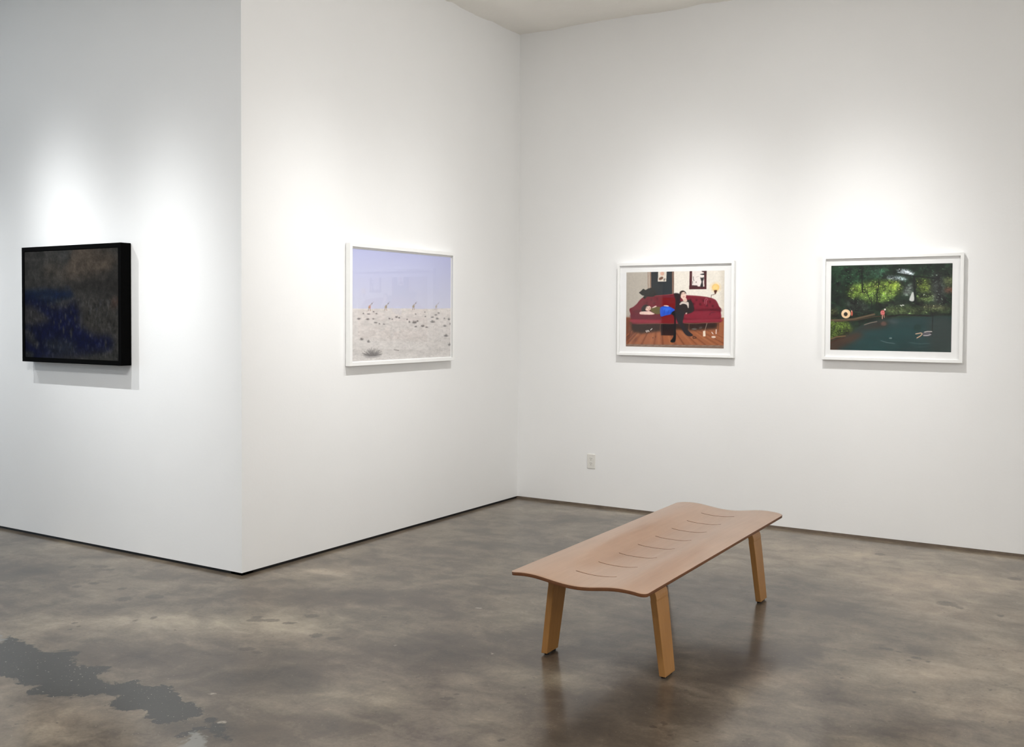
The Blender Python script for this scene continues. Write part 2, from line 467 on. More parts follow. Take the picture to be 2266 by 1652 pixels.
def make_ceiling():
    xs = np.arange(WX0, WX1 + 0.06, 0.055)
    ys = np.arange(WY0, 0.3, 0.055)
    nz = value_noise((len(ys), len(xs)), (60, 75), 5, 3, 0.7) - 0.5
    me, X, Y = grid_mesh('ceiling', xs, ys, ROOM_H + nz * 0.036)
    me.flip_normals()
    for p in me.polygons:
        p.use_smooth = True
    struct(link('ceiling', me, CEIL))

make_ceiling()

TOP = ROOM_H + 0.06
T = 0.14
def wall(name, dims):
    o = struct(box_obj(name, dims, WALL))
    return o
wall('wall_right', (-T, WX1, 0.0, T, REVEAL, TOP))                               # carries two of the pictures
wall('wall_middle', (-T, 0.0, CORNER_Y + T, 0.0, REVEAL, TOP))                   # the return between the corners
wall('wall_left', (WX0, 0.0, CORNER_Y, CORNER_Y + T, REVEAL, TOP))
wall('wall_end', (WX1, WX1 + T, WY0, T, 0.0, TOP))
wall('wall_back', (WX0, WX1, WY0 - T, WY0, 0.0, TOP))
wall('wall_street', (WX0 - T, WX0, WY0 - T, CORNER_Y + T, 0.0, TOP))
# a rim added around the side fill panel, and the street window's frame
def frame_bars(name, x0, x1, yc, zc, w2, h2):
    bm = bmesh.new()
    for y0, y1, z0, z1 in ((-w2 - 0.07, -w2, -h2, h2), (w2, w2 + 0.07, -h2, h2), (-w2 - 0.07, w2 + 0.07, -h2 - 0.07, -h2), (-w2 - 0.07, w2 + 0.07, h2, h2 + 0.07)):
        box(bm, x0, x1, yc + y0, yc + y1, zc + z0, zc + z1)
    struct(bm_obj(name, bm, WHITE_FRAME))
frame_bars('side_fill_rim', WX1 - 0.07, WX1, -4.2, 1.75, 1.8, 1.4)
frame_bars('window_2', WX0, WX0 + 0.07, -6.8, 1.75, 2.0, 1.4)
B = 0.012
def strip(name, dims, mat):
    struct(box_obj(name, dims, mat))
strip('baseboard_right', (-0.05, WX1, 0.002, 0.10, 0.0, REVEAL + 0.001), BROWN_REVEAL)
strip('baseboard_middle', (-0.10, -B, CORNER_Y + B, B, 0.0, REVEAL + 0.001), BLACK_REVEAL)
strip('baseboard_left', (WX0, -B, CORNER_Y + B, CORNER_Y + 0.10, 0.0, REVEAL + 0.001), BLACK_REVEAL)

# ------------------------------------------------------------------ flat prints, painted into a vertex colour layer
# (kind, colour, opacity, softness or width, outline)
COUCH_PRINT = [('p',(186,178,166),1,0.0,[-20,-26,239,-17,247,634,-11,634]),('p',(236,229,217),1,0.0,[495,-27,1007,-9,1013,636,503,635]),('p',(214,205,190),0.6,15.1,[964,-11,1007,-9,1013,636,970,636]),('p',(150,122,104),1,0.0,[227,-7,264,-6,269,379,232,378]),('p',(190,180,165),1,0.0,[235,-7,247,-7,252,378,240,378]),('p',(36,40,44),1,0.0,[262,-11,480,-4,484,382,267,379]),('p',(62,66,70),0.5,10.6,[370,-7,477,-4,480,323,374,321]),('p',(128,102,88),1,0.0,[477,-9,499,-8,500,382,481,382]),('p',(226,216,202),1,0.0,[336,-6,424,-5,419,132,333,132]),('e',(214,160,140),0.8,6.0,378,27,19.6,25.2),('s',(90,50,30),0.9,2.3,[347,85,379,67,388,87,371,106,349,110]),('s',(60,50,45),0.7,2.3,[391,106,411,87,402,126]),('p',(82,38,42),1,0.0,[657,-5,825,-8,824,238,653,238]),('p',(238,228,222),1,0.0,[680,-11,798,-11,803,206,681,200]),('p',(70,36,38),1,1.5,[775,-12,825,-10,824,53,797,22,777,13]),('s',(28,26,30),1,1.5,[759,45,802,36,802,53,775,52]),('s',(35,33,35),0.95,2.3,[763,86,780,93,796,81,795,118,787,137,790,206,762,205,776,146,770,122]),('p',(60,34,36),1,0.8,[681,186,736,190,736,205,681,201]),('l',(60,55,55),0.8,5.3,[692,74,697,120,701,127]),('l',(70,62,60),0.8,4.5,[688,134,687,163]),('e',(150,130,120),0.8,3.0,722,145,7.5,8.7),('l',(170,155,150),0.7,3.8,[721,82,748,72]),('e',(240,214,170),0.5,16.6,914,217,54.3,68.0),('e',(246,205,128),1,2.3,914,217,36.2,46.6),('e',(250,214,140),0.8,12.1,912,221,25.7,33.0),('s',(84,46,30),1,1.5,[899,256,928,255,919,289,914,304,908,299]),('l',(90,56,42),1,4.5,[913,293,896,310,873,315,871,357]),('p',(160,96,62),1,0.0,[-20,609,1013,603,1017,1052,-13,1072]),('p',(110,62,44),0.8,10.6,[-20,604,114,604,119,921,-15,972]),('p',(176,108,66),0.55,1.5,[96,753,110,753,-94,974,-118,974]),('p',(118,64,40),0.55,1.5,[121,753,135,753,-48,973,-72,973]),('p',(160,94,58),0.55,1.5,[146,753,160,753,-2,972,-26,973]),('p',(184,116,72),0.55,1.5,[171,753,185,753,44,972,20,972]),('p',(126,70,44),0.55,1.5,[196,753,210,753,89,971,66,971]),('p',(170,100,60),0.55,1.5,[220,753,234,752,135,970,111,971]),('p',(108,58,36),0.55,1.5,[245,752,259,752,180,970,157,970]),('p',(164,96,58),0.55,1.5,[270,752,284,752,225,969,202,969]),('p',(178,110,70),0.55,1.5,[294,752,308,752,270,968,247,969]),('p',(122,68,42),0.55,1.5,[319,752,333,752,314,968,291,968]),('p',(176,108,66),0.55,1.5,[343,752,357,752,359,967,336,967]),('p',(118,64,40),0.55,1.5,[368,752,381,752,403,966,380,967]),('p',(160,94,58),0.55,1.5,[392,752,406,752,447,966,424,966]),('p',(184,116,72),0.55,1.5,[416,752,430,752,491,965,468,965]),('p',(126,70,44),0.55,1.5,[440,752,454,752,534,964,512,965]),('p',(170,100,60),0.55,1.5,[465,752,478,752,578,964,555,964]),('p',(108,58,36),0.55,1.5,[489,751,502,751,621,963,599,963]),('p',(164,96,58),0.55,1.5,[513,751,526,751,664,962,642,963]),('p',(178,110,70),0.55,1.5,[537,751,550,751,707,962,685,962]),('p',(122,68,42),0.55,1.5,[561,751,574,751,750,961,728,961]),('p',(176,108,66),0.55,1.5,[584,751,598,751,792,961,770,961]),('p',(118,64,40),0.55,1.5,[608,751,622,751,834,960,813,960]),('p',(160,94,58),0.55,1.5,[632,751,645,751,877,959,855,960]),('p',(184,116,72),0.55,1.5,[656,751,669,751,918,959,897,959]),('p',(126,70,44),0.55,1.5,[679,751,693,751,960,958,939,958]),('p',(170,100,60),0.55,1.5,[703,751,716,751,1002,957,980,958]),('p',(108,58,36),0.55,1.5,[726,751,740,751,1043,957,1022,957]),('p',(164,96,58),0.55,1.5,[750,750,763,750,1084,956,1063,957]),('p',(178,110,70),0.55,1.5,[773,750,786,750,1125,956,1104,956]),('p',(122,68,42),0.55,1.5,[797,750,810,750,1166,955,1145,955]),('p',(176,108,66),0.55,1.5,[820,750,833,750,1207,954,1186,955]),('p',(40,24,20),0.93,12.1,[45,674,942,660,928,745,709,770,531,761,334,791,164,822,70,793]),('p',(22,3,5),0.85,3.0,[369,684,519,683,521,841,371,842]),('s',(112,26,40),1,0.8,[36,497,75,467,112,428,149,371,189,333,235,319,328,313,404,306,480,297,506,291,556,307,623,314,705,320,778,329,852,345,908,371,933,411,948,457,970,490,966,517,970,617,960,666,782,674,619,678,560,680,454,687,332,684,116,696,60,680,51,574]),('s',(128,32,48),0.8,10.6,[526,344,668,336,852,368,918,417,925,484,780,501,558,509]),('s',(80,12,26),0.85,7.5,[66,525,191,506,483,508,736,501,947,493,958,531,780,530,483,557,176,555]),('s',(136,34,52),0.9,6.0,[603,534,780,516,926,520,958,541,959,603,781,621,611,606]),('s',(100,24,42),0.9,6.0,[55,564,177,570,362,576,362,625,177,629,60,619]),('s',(148,40,58),0.9,5.3,[56,634,332,639,634,635,959,622,959,655,782,666,560,674,255,680,68,674]),('l',(168,88,84),0.7,4.5,[189,330,282,320,404,312,503,300]),('l',(160,70,76),0.7,4.5,[630,322,778,336,903,375,931,417]),('l',(96,54,40),1,8.3,[60,674,58,773,37,843,17,865]),('l',(104,66,52),1,6.0,[365,689,361,742,366,791]),('l',(110,74,58),1,6.0,[658,680,653,732,656,775]),('l',(104,60,46),1,6.8,[946,664,949,721,941,780]),('l',(150,104,84),0.8,3.8,[116,696,332,686,454,691,560,680]),('l',(150,104,84),0.8,3.8,[608,678,708,687,782,674,942,666]),('p',(120,2,6),0.75,2.3,[368,349,514,348,518,680,372,680]),('e',(74,8,22),0.7,5.3,668,375,11.3,16.5),('e',(74,8,22),0.7,5.3,727,376,11.3,16.5),('e',(74,8,22),0.7,5.3,794,386,11.3,16.5),('e',(74,8,22),0.7,5.3,859,402,11.3,16.5),('e',(74,8,22),0.7,5.3,698,428,11.3,16.5),('e',(74,8,22),0.7,5.3,765,434,11.3,16.5),('e',(74,8,22),0.7,5.3,831,449,11.3,16.5),('e',(74,8,22),0.7,5.3,889,455,11.3,16.5),('e',(74,8,22),0.7,5.3,267,369,11.3,16.5),('e',(74,8,22),0.7,5.3,329,360,11.3,16.5),('e',(74,8,22),0.7,5.3,221,408,11.3,16.5),('e',(74,8,22),0.7,5.3,298,418,11.3,16.5),('s',(34,32,30),1,1.5,[138,274,157,254,183,225,205,241,234,222,274,211,298,224,320,281,320,303,282,332,228,329,197,358,181,338,193,318,172,312,150,290]),('s',(34,22,22),1,1.5,[170,526,165,486,183,449,214,437,226,467,207,526]),('e',(232,198,182),1,1.5,231,483,33.2,35.0),('s',(44,28,28),0.9,2.3,[197,443,221,435,245,453,219,461,207,496,196,506]),('l',(120,70,66),0.8,4.5,[219,477,231,483]),('l',(120,70,66),0.8,4.5,[245,477,253,483]),('l',(170,80,80),0.9,4.5,[238,500,250,499]),('s',(96,86,44),1,1.5,[262,489,284,473,322,466,362,472,364,549,316,560,266,522]),('s',(238,214,204),1,0.8,[275,477,314,450,322,462,290,479]),('s',(238,206,194),1,0.8,[143,547,159,529,223,524,246,520,285,544,303,560,262,570,176,567,150,563]),('s',(30,84,206),1,0.8,[362,478,398,455,444,457,490,485,511,505,484,536,470,563,408,582,370,594,360,549]),('s',(60,116,232),0.7,3.8,[391,478,444,475,475,499,437,528,399,517]),('l',(20,56,150),0.7,4.5,[407,498,400,566]),('l',(20,56,150),0.7,4.5,[452,508,438,557]),('s',(232,198,182),1,0.8,[395,453,406,443,442,448,446,463,421,459]),('s',(8,8,10),1,0.8,[471,555,505,520,566,528,551,577,523,586,523,751,523,887,510,928,480,932,469,911,497,858,506,713,502,591]),('s',(38,28,30),0.95,2.3,[499,293,558,298,564,383,560,528,516,528,517,382]),('s',(44,34,34),1,0.8,[557,451,563,399,601,387,646,375,677,389,703,468,701,516,670,547,603,558,551,528]),('s',(42,36,40),1,0.8,[520,515,603,531,601,606,593,674,635,751,658,787,695,833,673,849,636,840,603,799,565,716,529,635]),('s',(226,194,178),1,0.8,[592,352,620,345,634,388,616,405,594,389]),('e',(236,206,190),1,0.8,595,314,28.7,50.5),('s',(58,42,38),1,1.5,[557,309,560,270,588,252,616,270,624,299,605,273,578,282,569,325,565,344]),('l',(110,70,64),0.8,5.3,[578,298,588,294]),('l',(110,70,64),0.8,5.3,[600,293,611,289]),('l',(172,84,84),0.9,5.3,[592,337,607,333]),('s',(218,204,194),1,0.8,[557,430,584,395,616,405,648,407,650,471,643,481,630,440,594,426,566,439]),('s',(226,190,176),1,0.8,[620,546,636,541,630,560,621,560]),('l',(220,150,160),0.8,3.0,[806,425,808,377,822,352,839,368,823,387,822,444]),('l',(60,14,26),0.9,4.5,[857,569,868,542,897,537,912,542]),('l',(240,234,228),1,6.0,[212,784,223,802]),('l',(240,234,228),1,6.0,[224,778,235,796]),('l',(240,234,228),1,6.0,[237,776,248,794]),('l',(240,234,228),1,6.0,[261,774,278,754]),('l',(190,170,150),0.9,3.8,[834,678,819,741,812,777]),('p',(244,226,206),1,0.8,[795,777,818,773,820,846,795,848]),('e',(110,104,100),0.8,2.3,708,753,24.2,11.7),('p',(96,88,84),0.7,1.5,[755,726,787,722,784,747,758,749]),('l',(26,18,18),1,5.3,[694,856,700,877,728,871,725,856,698,854]),('l',(238,220,210),1,7.5,[881,792,894,813]),('l',(232,210,200),1,9.1,[924,759,923,809]),('e',(232,208,190),1,1.5,899,853,21.1,13.6),('e',(60,30,20),0.9,1.5,287,876,6.8,5.8),('e',(60,30,20),0.9,1.5,316,864,5.3,5.8),('p',(132,108,94),1,2.3,[-15,968,1016,957,1017,1014,-14,1032]),('l',(164,144,128),0.8,5.3,[17,984,58,977]),('l',(164,144,128),0.8,5.3,[90,983,130,976]),('l',(164,144,128),0.8,5.3,[162,982,202,975]),('l',(164,144,128),0.8,5.3,[233,981,273,974]),('l',(164,144,128),0.8,5.3,[304,979,344,973]),('l',(164,144,128),0.8,5.3,[374,978,414,972]),('l',(164,144,128),0.8,5.3,[444,977,483,971]),('l',(164,144,128),0.8,5.3,[514,976,552,970]),('l',(164,144,128),0.8,5.3,[582,975,621,969]),('l',(164,144,128),0.8,5.3,[651,974,689,968]),('l',(164,144,128),0.8,5.3,[719,973,757,967]),('l',(164,144,128),0.8,5.3,[786,972,824,966]),('l',(164,144,128),0.8,5.3,[853,971,891,965]),('l',(164,144,128),0.8,5.3,[920,970,957,964]),('l',(164,144,128),0.8,5.3,[986,969,1023,963])]  # the deep red and black upright strip paints in a reflection-free band of glass
POND_FIELD = [('p',(22,34,24),1,0.0,[-47,-115,1037,-67,1048,1070,-36,1102]),('p',(30,52,36),0.8,28.0,[13,-2,462,16,463,183,16,251]),('p',(52,84,66),0.7,28.0,[334,40,462,35,463,143,364,130]),('s',(98,120,50),1,19.6,[163,254,264,217,379,190,505,184,589,225,597,303,507,399,409,437,280,376,157,384]),('s',(138,164,60),0.9,14.0,[485,203,568,205,583,264,520,282]),('s',(84,108,50),0.8,14.0,[280,337,507,350,508,419,281,436]),('s',(196,206,216),0.9,9.8,[553,78,615,60,688,97,685,126,602,113]),('s',(180,196,204),0.8,9.8,[456,143,533,131,644,168,603,186,505,174]),('s',(74,86,34),0.9,16.8,[712,180,821,183,835,308,741,325]),('s',(92,108,60),0.8,15.4,[721,344,862,337,850,423,728,431]),('s',(60,62,60),0.85,16.8,[834,135,920,147,936,424,857,442]),('s',(104,112,106),0.9,11.2,[624,265,686,223,673,343,611,352]),('s',(24,30,24),0.9,14.0,[395,457,605,420,957,472,957,501,466,497]),('s',(62,72,44),0.9,15.4,[487,487,944,501,944,558,509,576]),('s',(98,92,66),0.7,11.2,[770,470,970,482,957,501,783,499]),('s',(120,74,58),0.7,9.8,[942,281,1001,273,1001,330,949,329]),('s',(90,96,60),0.7,12.6,[934,157,1000,159,1001,254,941,243]),('s',(44,48,44),0.8,14.0,[128,414,281,426,325,536,195,555]),('s',(64,80,34),1,11.2,[-18,656,130,670,197,755,161,816,58,847,-16,879]),('s',(58,60,38),0.9,12.6,[-19,514,55,514,63,595,-18,615])]  # the soft grey patch right of centre is a painted-in reflection
POND_WATER = [('s',(34,58,58),1,7.0,[283,695,383,645,468,630,579,613,778,601,1044,634,1048,1070,-36,1102,-38,960,110,856,197,775]),('s',(30,66,66),0.6,42.0,[183,875,538,693,813,769,541,977,184,996]),('s',(58,62,58),0.6,28.0,[825,625,1024,653,1028,1014,842,1009]),('s',(78,84,84),0.5,18.2,[489,620,558,625,566,703,510,703]),('s',(74,50,38),0.85,21.0,[-16,899,132,826,226,785,284,824,125,957,-15,1031]),('s',(60,44,36),0.7,16.8,[226,755,411,645,489,654,468,723,327,754])]
POND_DETAIL = [('l',(18,22,16),0.95,11.9,[264,8,267,147,274,317]),('l',(14,18,12),0.95,8.4,[408,171,406,260,394,339,399,398,384,475]),('l',(14,18,12),0.9,7.0,[349,387,354,486]),('l',(16,20,14),0.8,6.3,[316,337,338,417,352,437]),('l',(20,26,16),0.7,5.6,[414,181,463,153,506,223]),('l',(14,18,16),0.9,16.8,[696,141,702,267,712,441]),('l',(16,22,18),0.9,10.5,[560,107,692,140,807,159,897,177]),('l',(24,30,28),0.8,7.7,[851,586,848,759]),('s',(210,212,208),0.95,1.4,[688,317,696,344,698,421,661,415,673,353]),('l',(98,82,62),1,15.4,[1,647,123,643,210,631,311,597,375,575]),('l',(70,54,40),1,8.4,[34,664,225,645,368,603,481,595]),('l',(22,20,16),0.9,11.2,[495,597,606,580,825,592]),('l',(150,132,116),0.9,5.6,[292,699,340,676,397,660]),('l',(130,100,70),0.9,8.4,[-1,874,58,843,132,832]),('l',(70,40,28),0.9,9.8,[-1,919,66,877,125,856]),('e',(236,200,158),1,1.4,134,571,39.9,52.9),('e',(250,224,190),0.7,7.0,128,555,23.8,27.5),('e',(44,36,24),1,1.4,132,575,16.8,23.5),('e',(196,96,76),1,2.1,185,567,7.7,29.4),('e',(220,150,130),1,1.4,183,539,5.6,9.8),('p',(196,92,90),1,1.4,[426,542,437,526,455,528,463,552,459,586,429,582]),('e',(240,226,222),1,1.4,463,520,7.0,10.8),('e',(236,200,196),0.8,1.4,436,546,3.5,3.9),('e',(236,200,196),0.8,1.4,450,540,3.5,3.9),('e',(236,200,196),0.8,1.4,440,568,3.5,3.9),('e',(236,200,196),0.8,1.4,454,564,3.5,3.9),('e',(236,200,196),0.8,1.4,429,558,3.5,3.9),('l',(224,168,150),1,5.6,[443,585,442,627]),('l',(214,150,134),1,4.2,[456,586,459,613]),('e',(120,86,74),0.6,9.8,454,684,23.8,25.5),('l',(238,238,230),1,6.3,[590,471,599,479]),('l',(238,238,230),1,6.3,[604,469,617,471]),('e',(22,48,44),0.8,8.4,730,727,30.8,41.2),('l',(222,182,148),1,6.3,[717,797,759,785,770,796,753,822,727,843]),('s',(92,90,96),1,1.4,[770,783,799,771,840,776,844,797,827,821,780,821]),('l',(226,214,206),1,5.6,[787,775,813,767,845,769]),('l',(206,200,200),0.9,5.6,[780,816,813,813,837,799]),('e',(30,30,32),1,2.1,839,788,7.0,9.8),('l',(110,130,130),0.6,7.0,[435,881,484,902,547,911]),('e',(140,156,152),0.7,2.8,513,850,12.6,8.8),('l',(80,104,100),0.5,8.4,[665,897,747,909,828,903]),('l',(76,98,96),0.4,7.0,[699,947,801,944])]  # the dark round blot on the water is a painted-in glass reflection
DESERT_SHRUBS = [(64,619,19,9),(145,622,20,10),(351,616,11,8),(419,601,17,10),(447,609,11,8),(526,624,9,7),(602,649,31,16),(550,646,11,11),(635,639,15,9),(689,687,24,11),(616,693,17,7),(733,700,19,5),(791,600,19,10),(795,644,30,14),(848,615,19,9),(934,688,22,10),(979,616,17,19),(992,667,11,11),(219,654,17,6),(298,669,11,4),(254,666,9,4),(615,573,9,5),(712,554,8,5),(717,596,9,5),(861,560,13,6),(831,579,17,6),(227,573,11,5),(153,576,19,5),(106,573,9,5),(200,555,9,4),(199,621,13,4),(378,624,7,4),(91,800,20,12),(155,821,19,14),(950,783,30,16),(985,871,19,19),(190,926,106,46),(928,613,9,7)]
DESERT_WALKERS = [(161,510),(316,505),(592,496),(835,493)]
DESERT_HORIZON = [531,516]
DESERT_TWIG = [397,908,445,917]
NIGHT_PRINT = [('p',(46,45,43),1,0.0,[-89,-110,1071,-44,1067,1079,-119,1128]),('s',(66,58,50),0.9,34.8,[518,5,757,2,954,56,964,173,799,246,502,278,409,244,457,154]),('s',(60,55,49),0.8,27.8,[243,115,340,109,410,173,456,246,265,250,205,196]),('s',(42,42,41),0.9,9.3,[412,10,518,0,511,70,458,113,411,101]),('s',(36,34,32),0.8,34.8,[502,298,799,266,1006,213,1005,389,571,381,238,364]),('p',(10,22,46),0.9,18.6,[-37,369,238,359,513,369,547,421,248,500,-40,508]),('s',(8,12,40),1,30.2,[-39,476,284,500,404,543,569,482,660,564,567,666,749,746,905,764,904,905,445,958,202,986,-51,994]),('s',(46,44,42),0.9,20.9,[-40,519,87,509,210,584,294,647,158,689,-44,696]),('s',(48,46,43),0.9,27.8,[570,462,797,445,1016,428,1014,743,861,775,727,767,637,646]),('s',(62,48,42),0.8,16.2,[918,466,994,438,999,526,929,526]),('s',(40,40,40),0.8,16.2,[-7,733,82,754,142,860,154,913,16,841]),('s',(34,38,42),0.7,23.2,[205,837,495,822,564,934,301,952]),('s',(44,44,42),0.8,13.9,[656,983,904,935,1013,932,1013,1012,562,1027]),('s',(40,42,40),0.8,11.6,[-24,939,102,957,76,1012,-26,1015]),('s',(44,50,60),0.7,11.6,[126,425,213,416,322,424,298,442,163,440])]
NIGHT_DRIPS = [(384,693,30,6),(431,734,35,7),(513,764,45,9),(622,686,55,9),(620,605,35,13),(450,615,30,8),(556,636,30,7),(308,521,25,14),(260,505,20,8),(866,845,45,8),(136,871,30,8),(774,545,30,10),(819,485,30,9),(706,575,25,8),(907,486,25,8),(402,657,20,8),(510,574,20,7),(535,446,13,12),(330,667,20,6)]


class Canvas:
    """A small raster painter; coordinates are in thousandths of the picture's width and height."""
    def __init__(self, wd, ht, base=(128, 128, 128)):
        self.w, self.h = wd, ht
        self.a = np.empty((ht, wd, 3))
        self.a[:] = base
    def blur(self, m, r):
        r = int(round(r))
        if r < 1:
            return m
        for _ in range(2):
            for ax in (0, 1):
                k = 2 * r + 1
                p = np.pad(m, [(r + 1, r) if i == ax else (0, 0) for i in (0, 1)], mode='edge')
                c = np.cumsum(p, axis=ax)
                m = (np.take(c, range(k, c.shape[ax]), ax) - np.take(c, range(0, c.shape[ax] - k), ax)) / k
        return m
    def put(self, m, col, alpha, x0, y0):
        h, wd = m.shape
        s = self.a[y0:y0 + h, x0:x0 + wd]
        s += (np.array(col, float) - s) * (m * alpha)[..., None]
    def region(self, u0, u1, v0, v1, pad):
        x0 = max(0, int(u0 * self.w / 1000 - pad)); x1 = min(self.w, int(u1 * self.w / 1000 + pad) + 2)
        y0 = max(0, int(v0 * self.h / 1000 - pad)); y1 = min(self.h, int(v1 * self.h / 1000 + pad) + 2)
        return x0, x1, y0, y1
    def poly(self, pts, col, alpha, soft, smooth):
        p = [(pts[i], pts[i + 1]) for i in range(0, len(pts), 2)]
        if smooth:
            q, n = [], len(p)
            for i in range(n):                                      # closed Catmull-Rom curve
                a, b, c, d = (np.array(p[(i + k) % n], float) for k in (-1, 0, 1, 2))
                for t in (0, 0.25, 0.5, 0.75):
                    q.append(tuple(b + 0.5 * t * (c - a + t * (2 * a - 5 * b + 4 * c - d + t * (3 * (b - c) + d - a)))))
            p = q
        sp = soft * self.w / 1000
        us, vs = [a for a, _ in p], [b for _, b in p]
        x0, x1, y0, y1 = self.region(min(us), max(us), min(vs), max(vs), 2 * sp + 1)
        if x1 <= x0 or y1 <= y0:
            return
        X, Y = np.meshgrid(np.arange(x0, x1) + 0.5, np.arange(y0, y1) + 0.5)
        m = inside(X, Y, [(a * self.w / 1000, b * self.h / 1000) for a, b in p]).astype(float)
        self.put(self.blur(m, sp), col, alpha, x0, y0)
    def ell(self, u, v, ru, rv, col, alpha, soft=0, rot=0.0):
        x, y, rx, ry = u * self.w / 1000, v * self.h / 1000, max(0.6, ru * self.w / 1000), max(0.6, rv * self.h / 1000)
        sp = max(0.8, soft * self.w / 1000)
        R = max(rx, ry) + sp + 1
        x0, x1 = max(0, int(x - R)), min(self.w, int(x + R) + 2)
        y0, y1 = max(0, int(y - R)), min(self.h, int(y + R) + 2)
        if x1 <= x0 or y1 <= y0:
            return
        X, Y = np.meshgrid(np.arange(x0, x1) + 0.5 - x, np.arange(y0, y1) + 0.5 - y)
        c, s = math.cos(rot), math.sin(rot)
        d = np.sqrt(((X * c + Y * s) / rx) ** 2 + ((-X * s + Y * c) / ry) ** 2)
        m = np.clip((1 - d) * min(rx, ry) / sp + 0.5, 0, 1)
        self.put(m, col, alpha, x0, y0)
    def line(self, pts, col, alpha, width):
        wv = width * self.w / 1000 / 2
        us, vs = pts[0::2], pts[1::2]
        x0, x1, y0, y1 = self.region(min(us), max(us), min(vs), max(vs), wv + 2)
        if x1 <= x0 or y1 <= y0:
            return
        X, Y = np.meshgrid(np.arange(x0, x1) + 0.5, np.arange(y0, y1) + 0.5)
        d = np.full(X.shape, 1e9)
        for i in range(len(us) - 1):
            ax, ay, bx, by = us[i] * self.w / 1000, vs[i] * self.h / 1000, us[i + 1] * self.w / 1000, vs[i + 1] * self.h / 1000
            ex, ey = bx - ax, by - ay
            t = np.clip(((X - ax) * ex + (Y - ay) * ey) / (ex * ex + ey * ey + 1e-9), 0, 1)
            d = np.minimum(d, np.hypot(X - ax - t * ex, Y - ay - t * ey))
        self.put(np.clip(wv - d + 0.5, 0, 1), col, alpha, x0, y0)
    def run(self, ops):
        for o in ops:
            if o[0] in 'ps':
                self.poly(o[4], o[1], o[2], o[3], o[0] == 's')
            elif o[0] == 'l':
                self.line(o[4], o[1], o[2], o[3])
            else:
                self.ell(o[4], o[5], o[6], o[7], o[1], o[2], o[3])
    def grain(self, amt, seed, cells=(60, 80), octaves=3):
        n = value_noise((self.h, self.w), cells, seed, octaves, 0.7) - 0.5
        self.a *= (1 + n * amt)[..., None]
    def linear(self):
        a = self.a
        h, wd = self.h // 2 * 2, self.w // 2 * 2
        a = a[:h, :wd].reshape(h // 2, 2, wd // 2, 2, 3).mean((1, 3))
        a = np.clip(a, 0, 250) / 255
        return np.where(a <= 0.0404, a / 12.92, ((a + 0.055) / 1.055) ** 2.4)

def paint_couch():
    c = Canvas(660, 478, (200, 190, 176))
    c.run(COUCH_PRINT)
    c.grain(0.10, 3)
    return c.linear()

def paint_pond():
    rng = random.Random(8)
    f = Canvas(330, 242)
    f.run(POND_FIELD)
    c = Canvas(660, 484)
    c.a[:] = np.kron(f.a, np.ones((2, 2, 1)))
    n = value_noise((484, 660), (14, 20), 4, 5, 0.75)
    c.a *= np.clip((n[..., None] - 0.5) * 3.2 + 0.95, 0.25, 2.2)
    for k in range(4200):                                           # leaves
        u, v = rng.uniform(0, 1000), rng.uniform(0, 640 if rng.random() < 0.86 else 900)
        col = f.a[min(241, int(v * 0.242)), min(329, int(u * 0.33))]
        g = math.exp(rng.gauss(-0.12, 0.55))
        c.ell(u, v, rng.uniform(3, 9), rng.uniform(2, 5.5), np.clip(col * g + (0, 3, 0), 0, 235), 0.8, 1, rng.uniform(-0.9, 0.9))
    wn = value_noise((484, 660), (40, 8), 9, 3, 0.6)
    w0 = c.a.copy()
    c.run(POND_WATER)
    diff = np.abs(c.a - w0).sum(2) > 1
    c.a *= np.where(diff, 0.86 + 0.28 * wn, 1.0)[..., None]
    for k in range(420):                                            # bank leaves in the near corner
        u, v = rng.uniform(0, 170), rng.uniform(640, 850)
        if (u / 175) + max(0, (v - 760) / 110) < 1.0:
            g = rng.uniform(0.5, 1.7)
            c.ell(u, v, rng.uniform(4, 9), rng.uniform(3, 6), (74 * g, 92 * g, 36 * g), 0.8, 1, rng.uniform(-1, 1))
    c.run(POND_DETAIL)
    return c.linear()

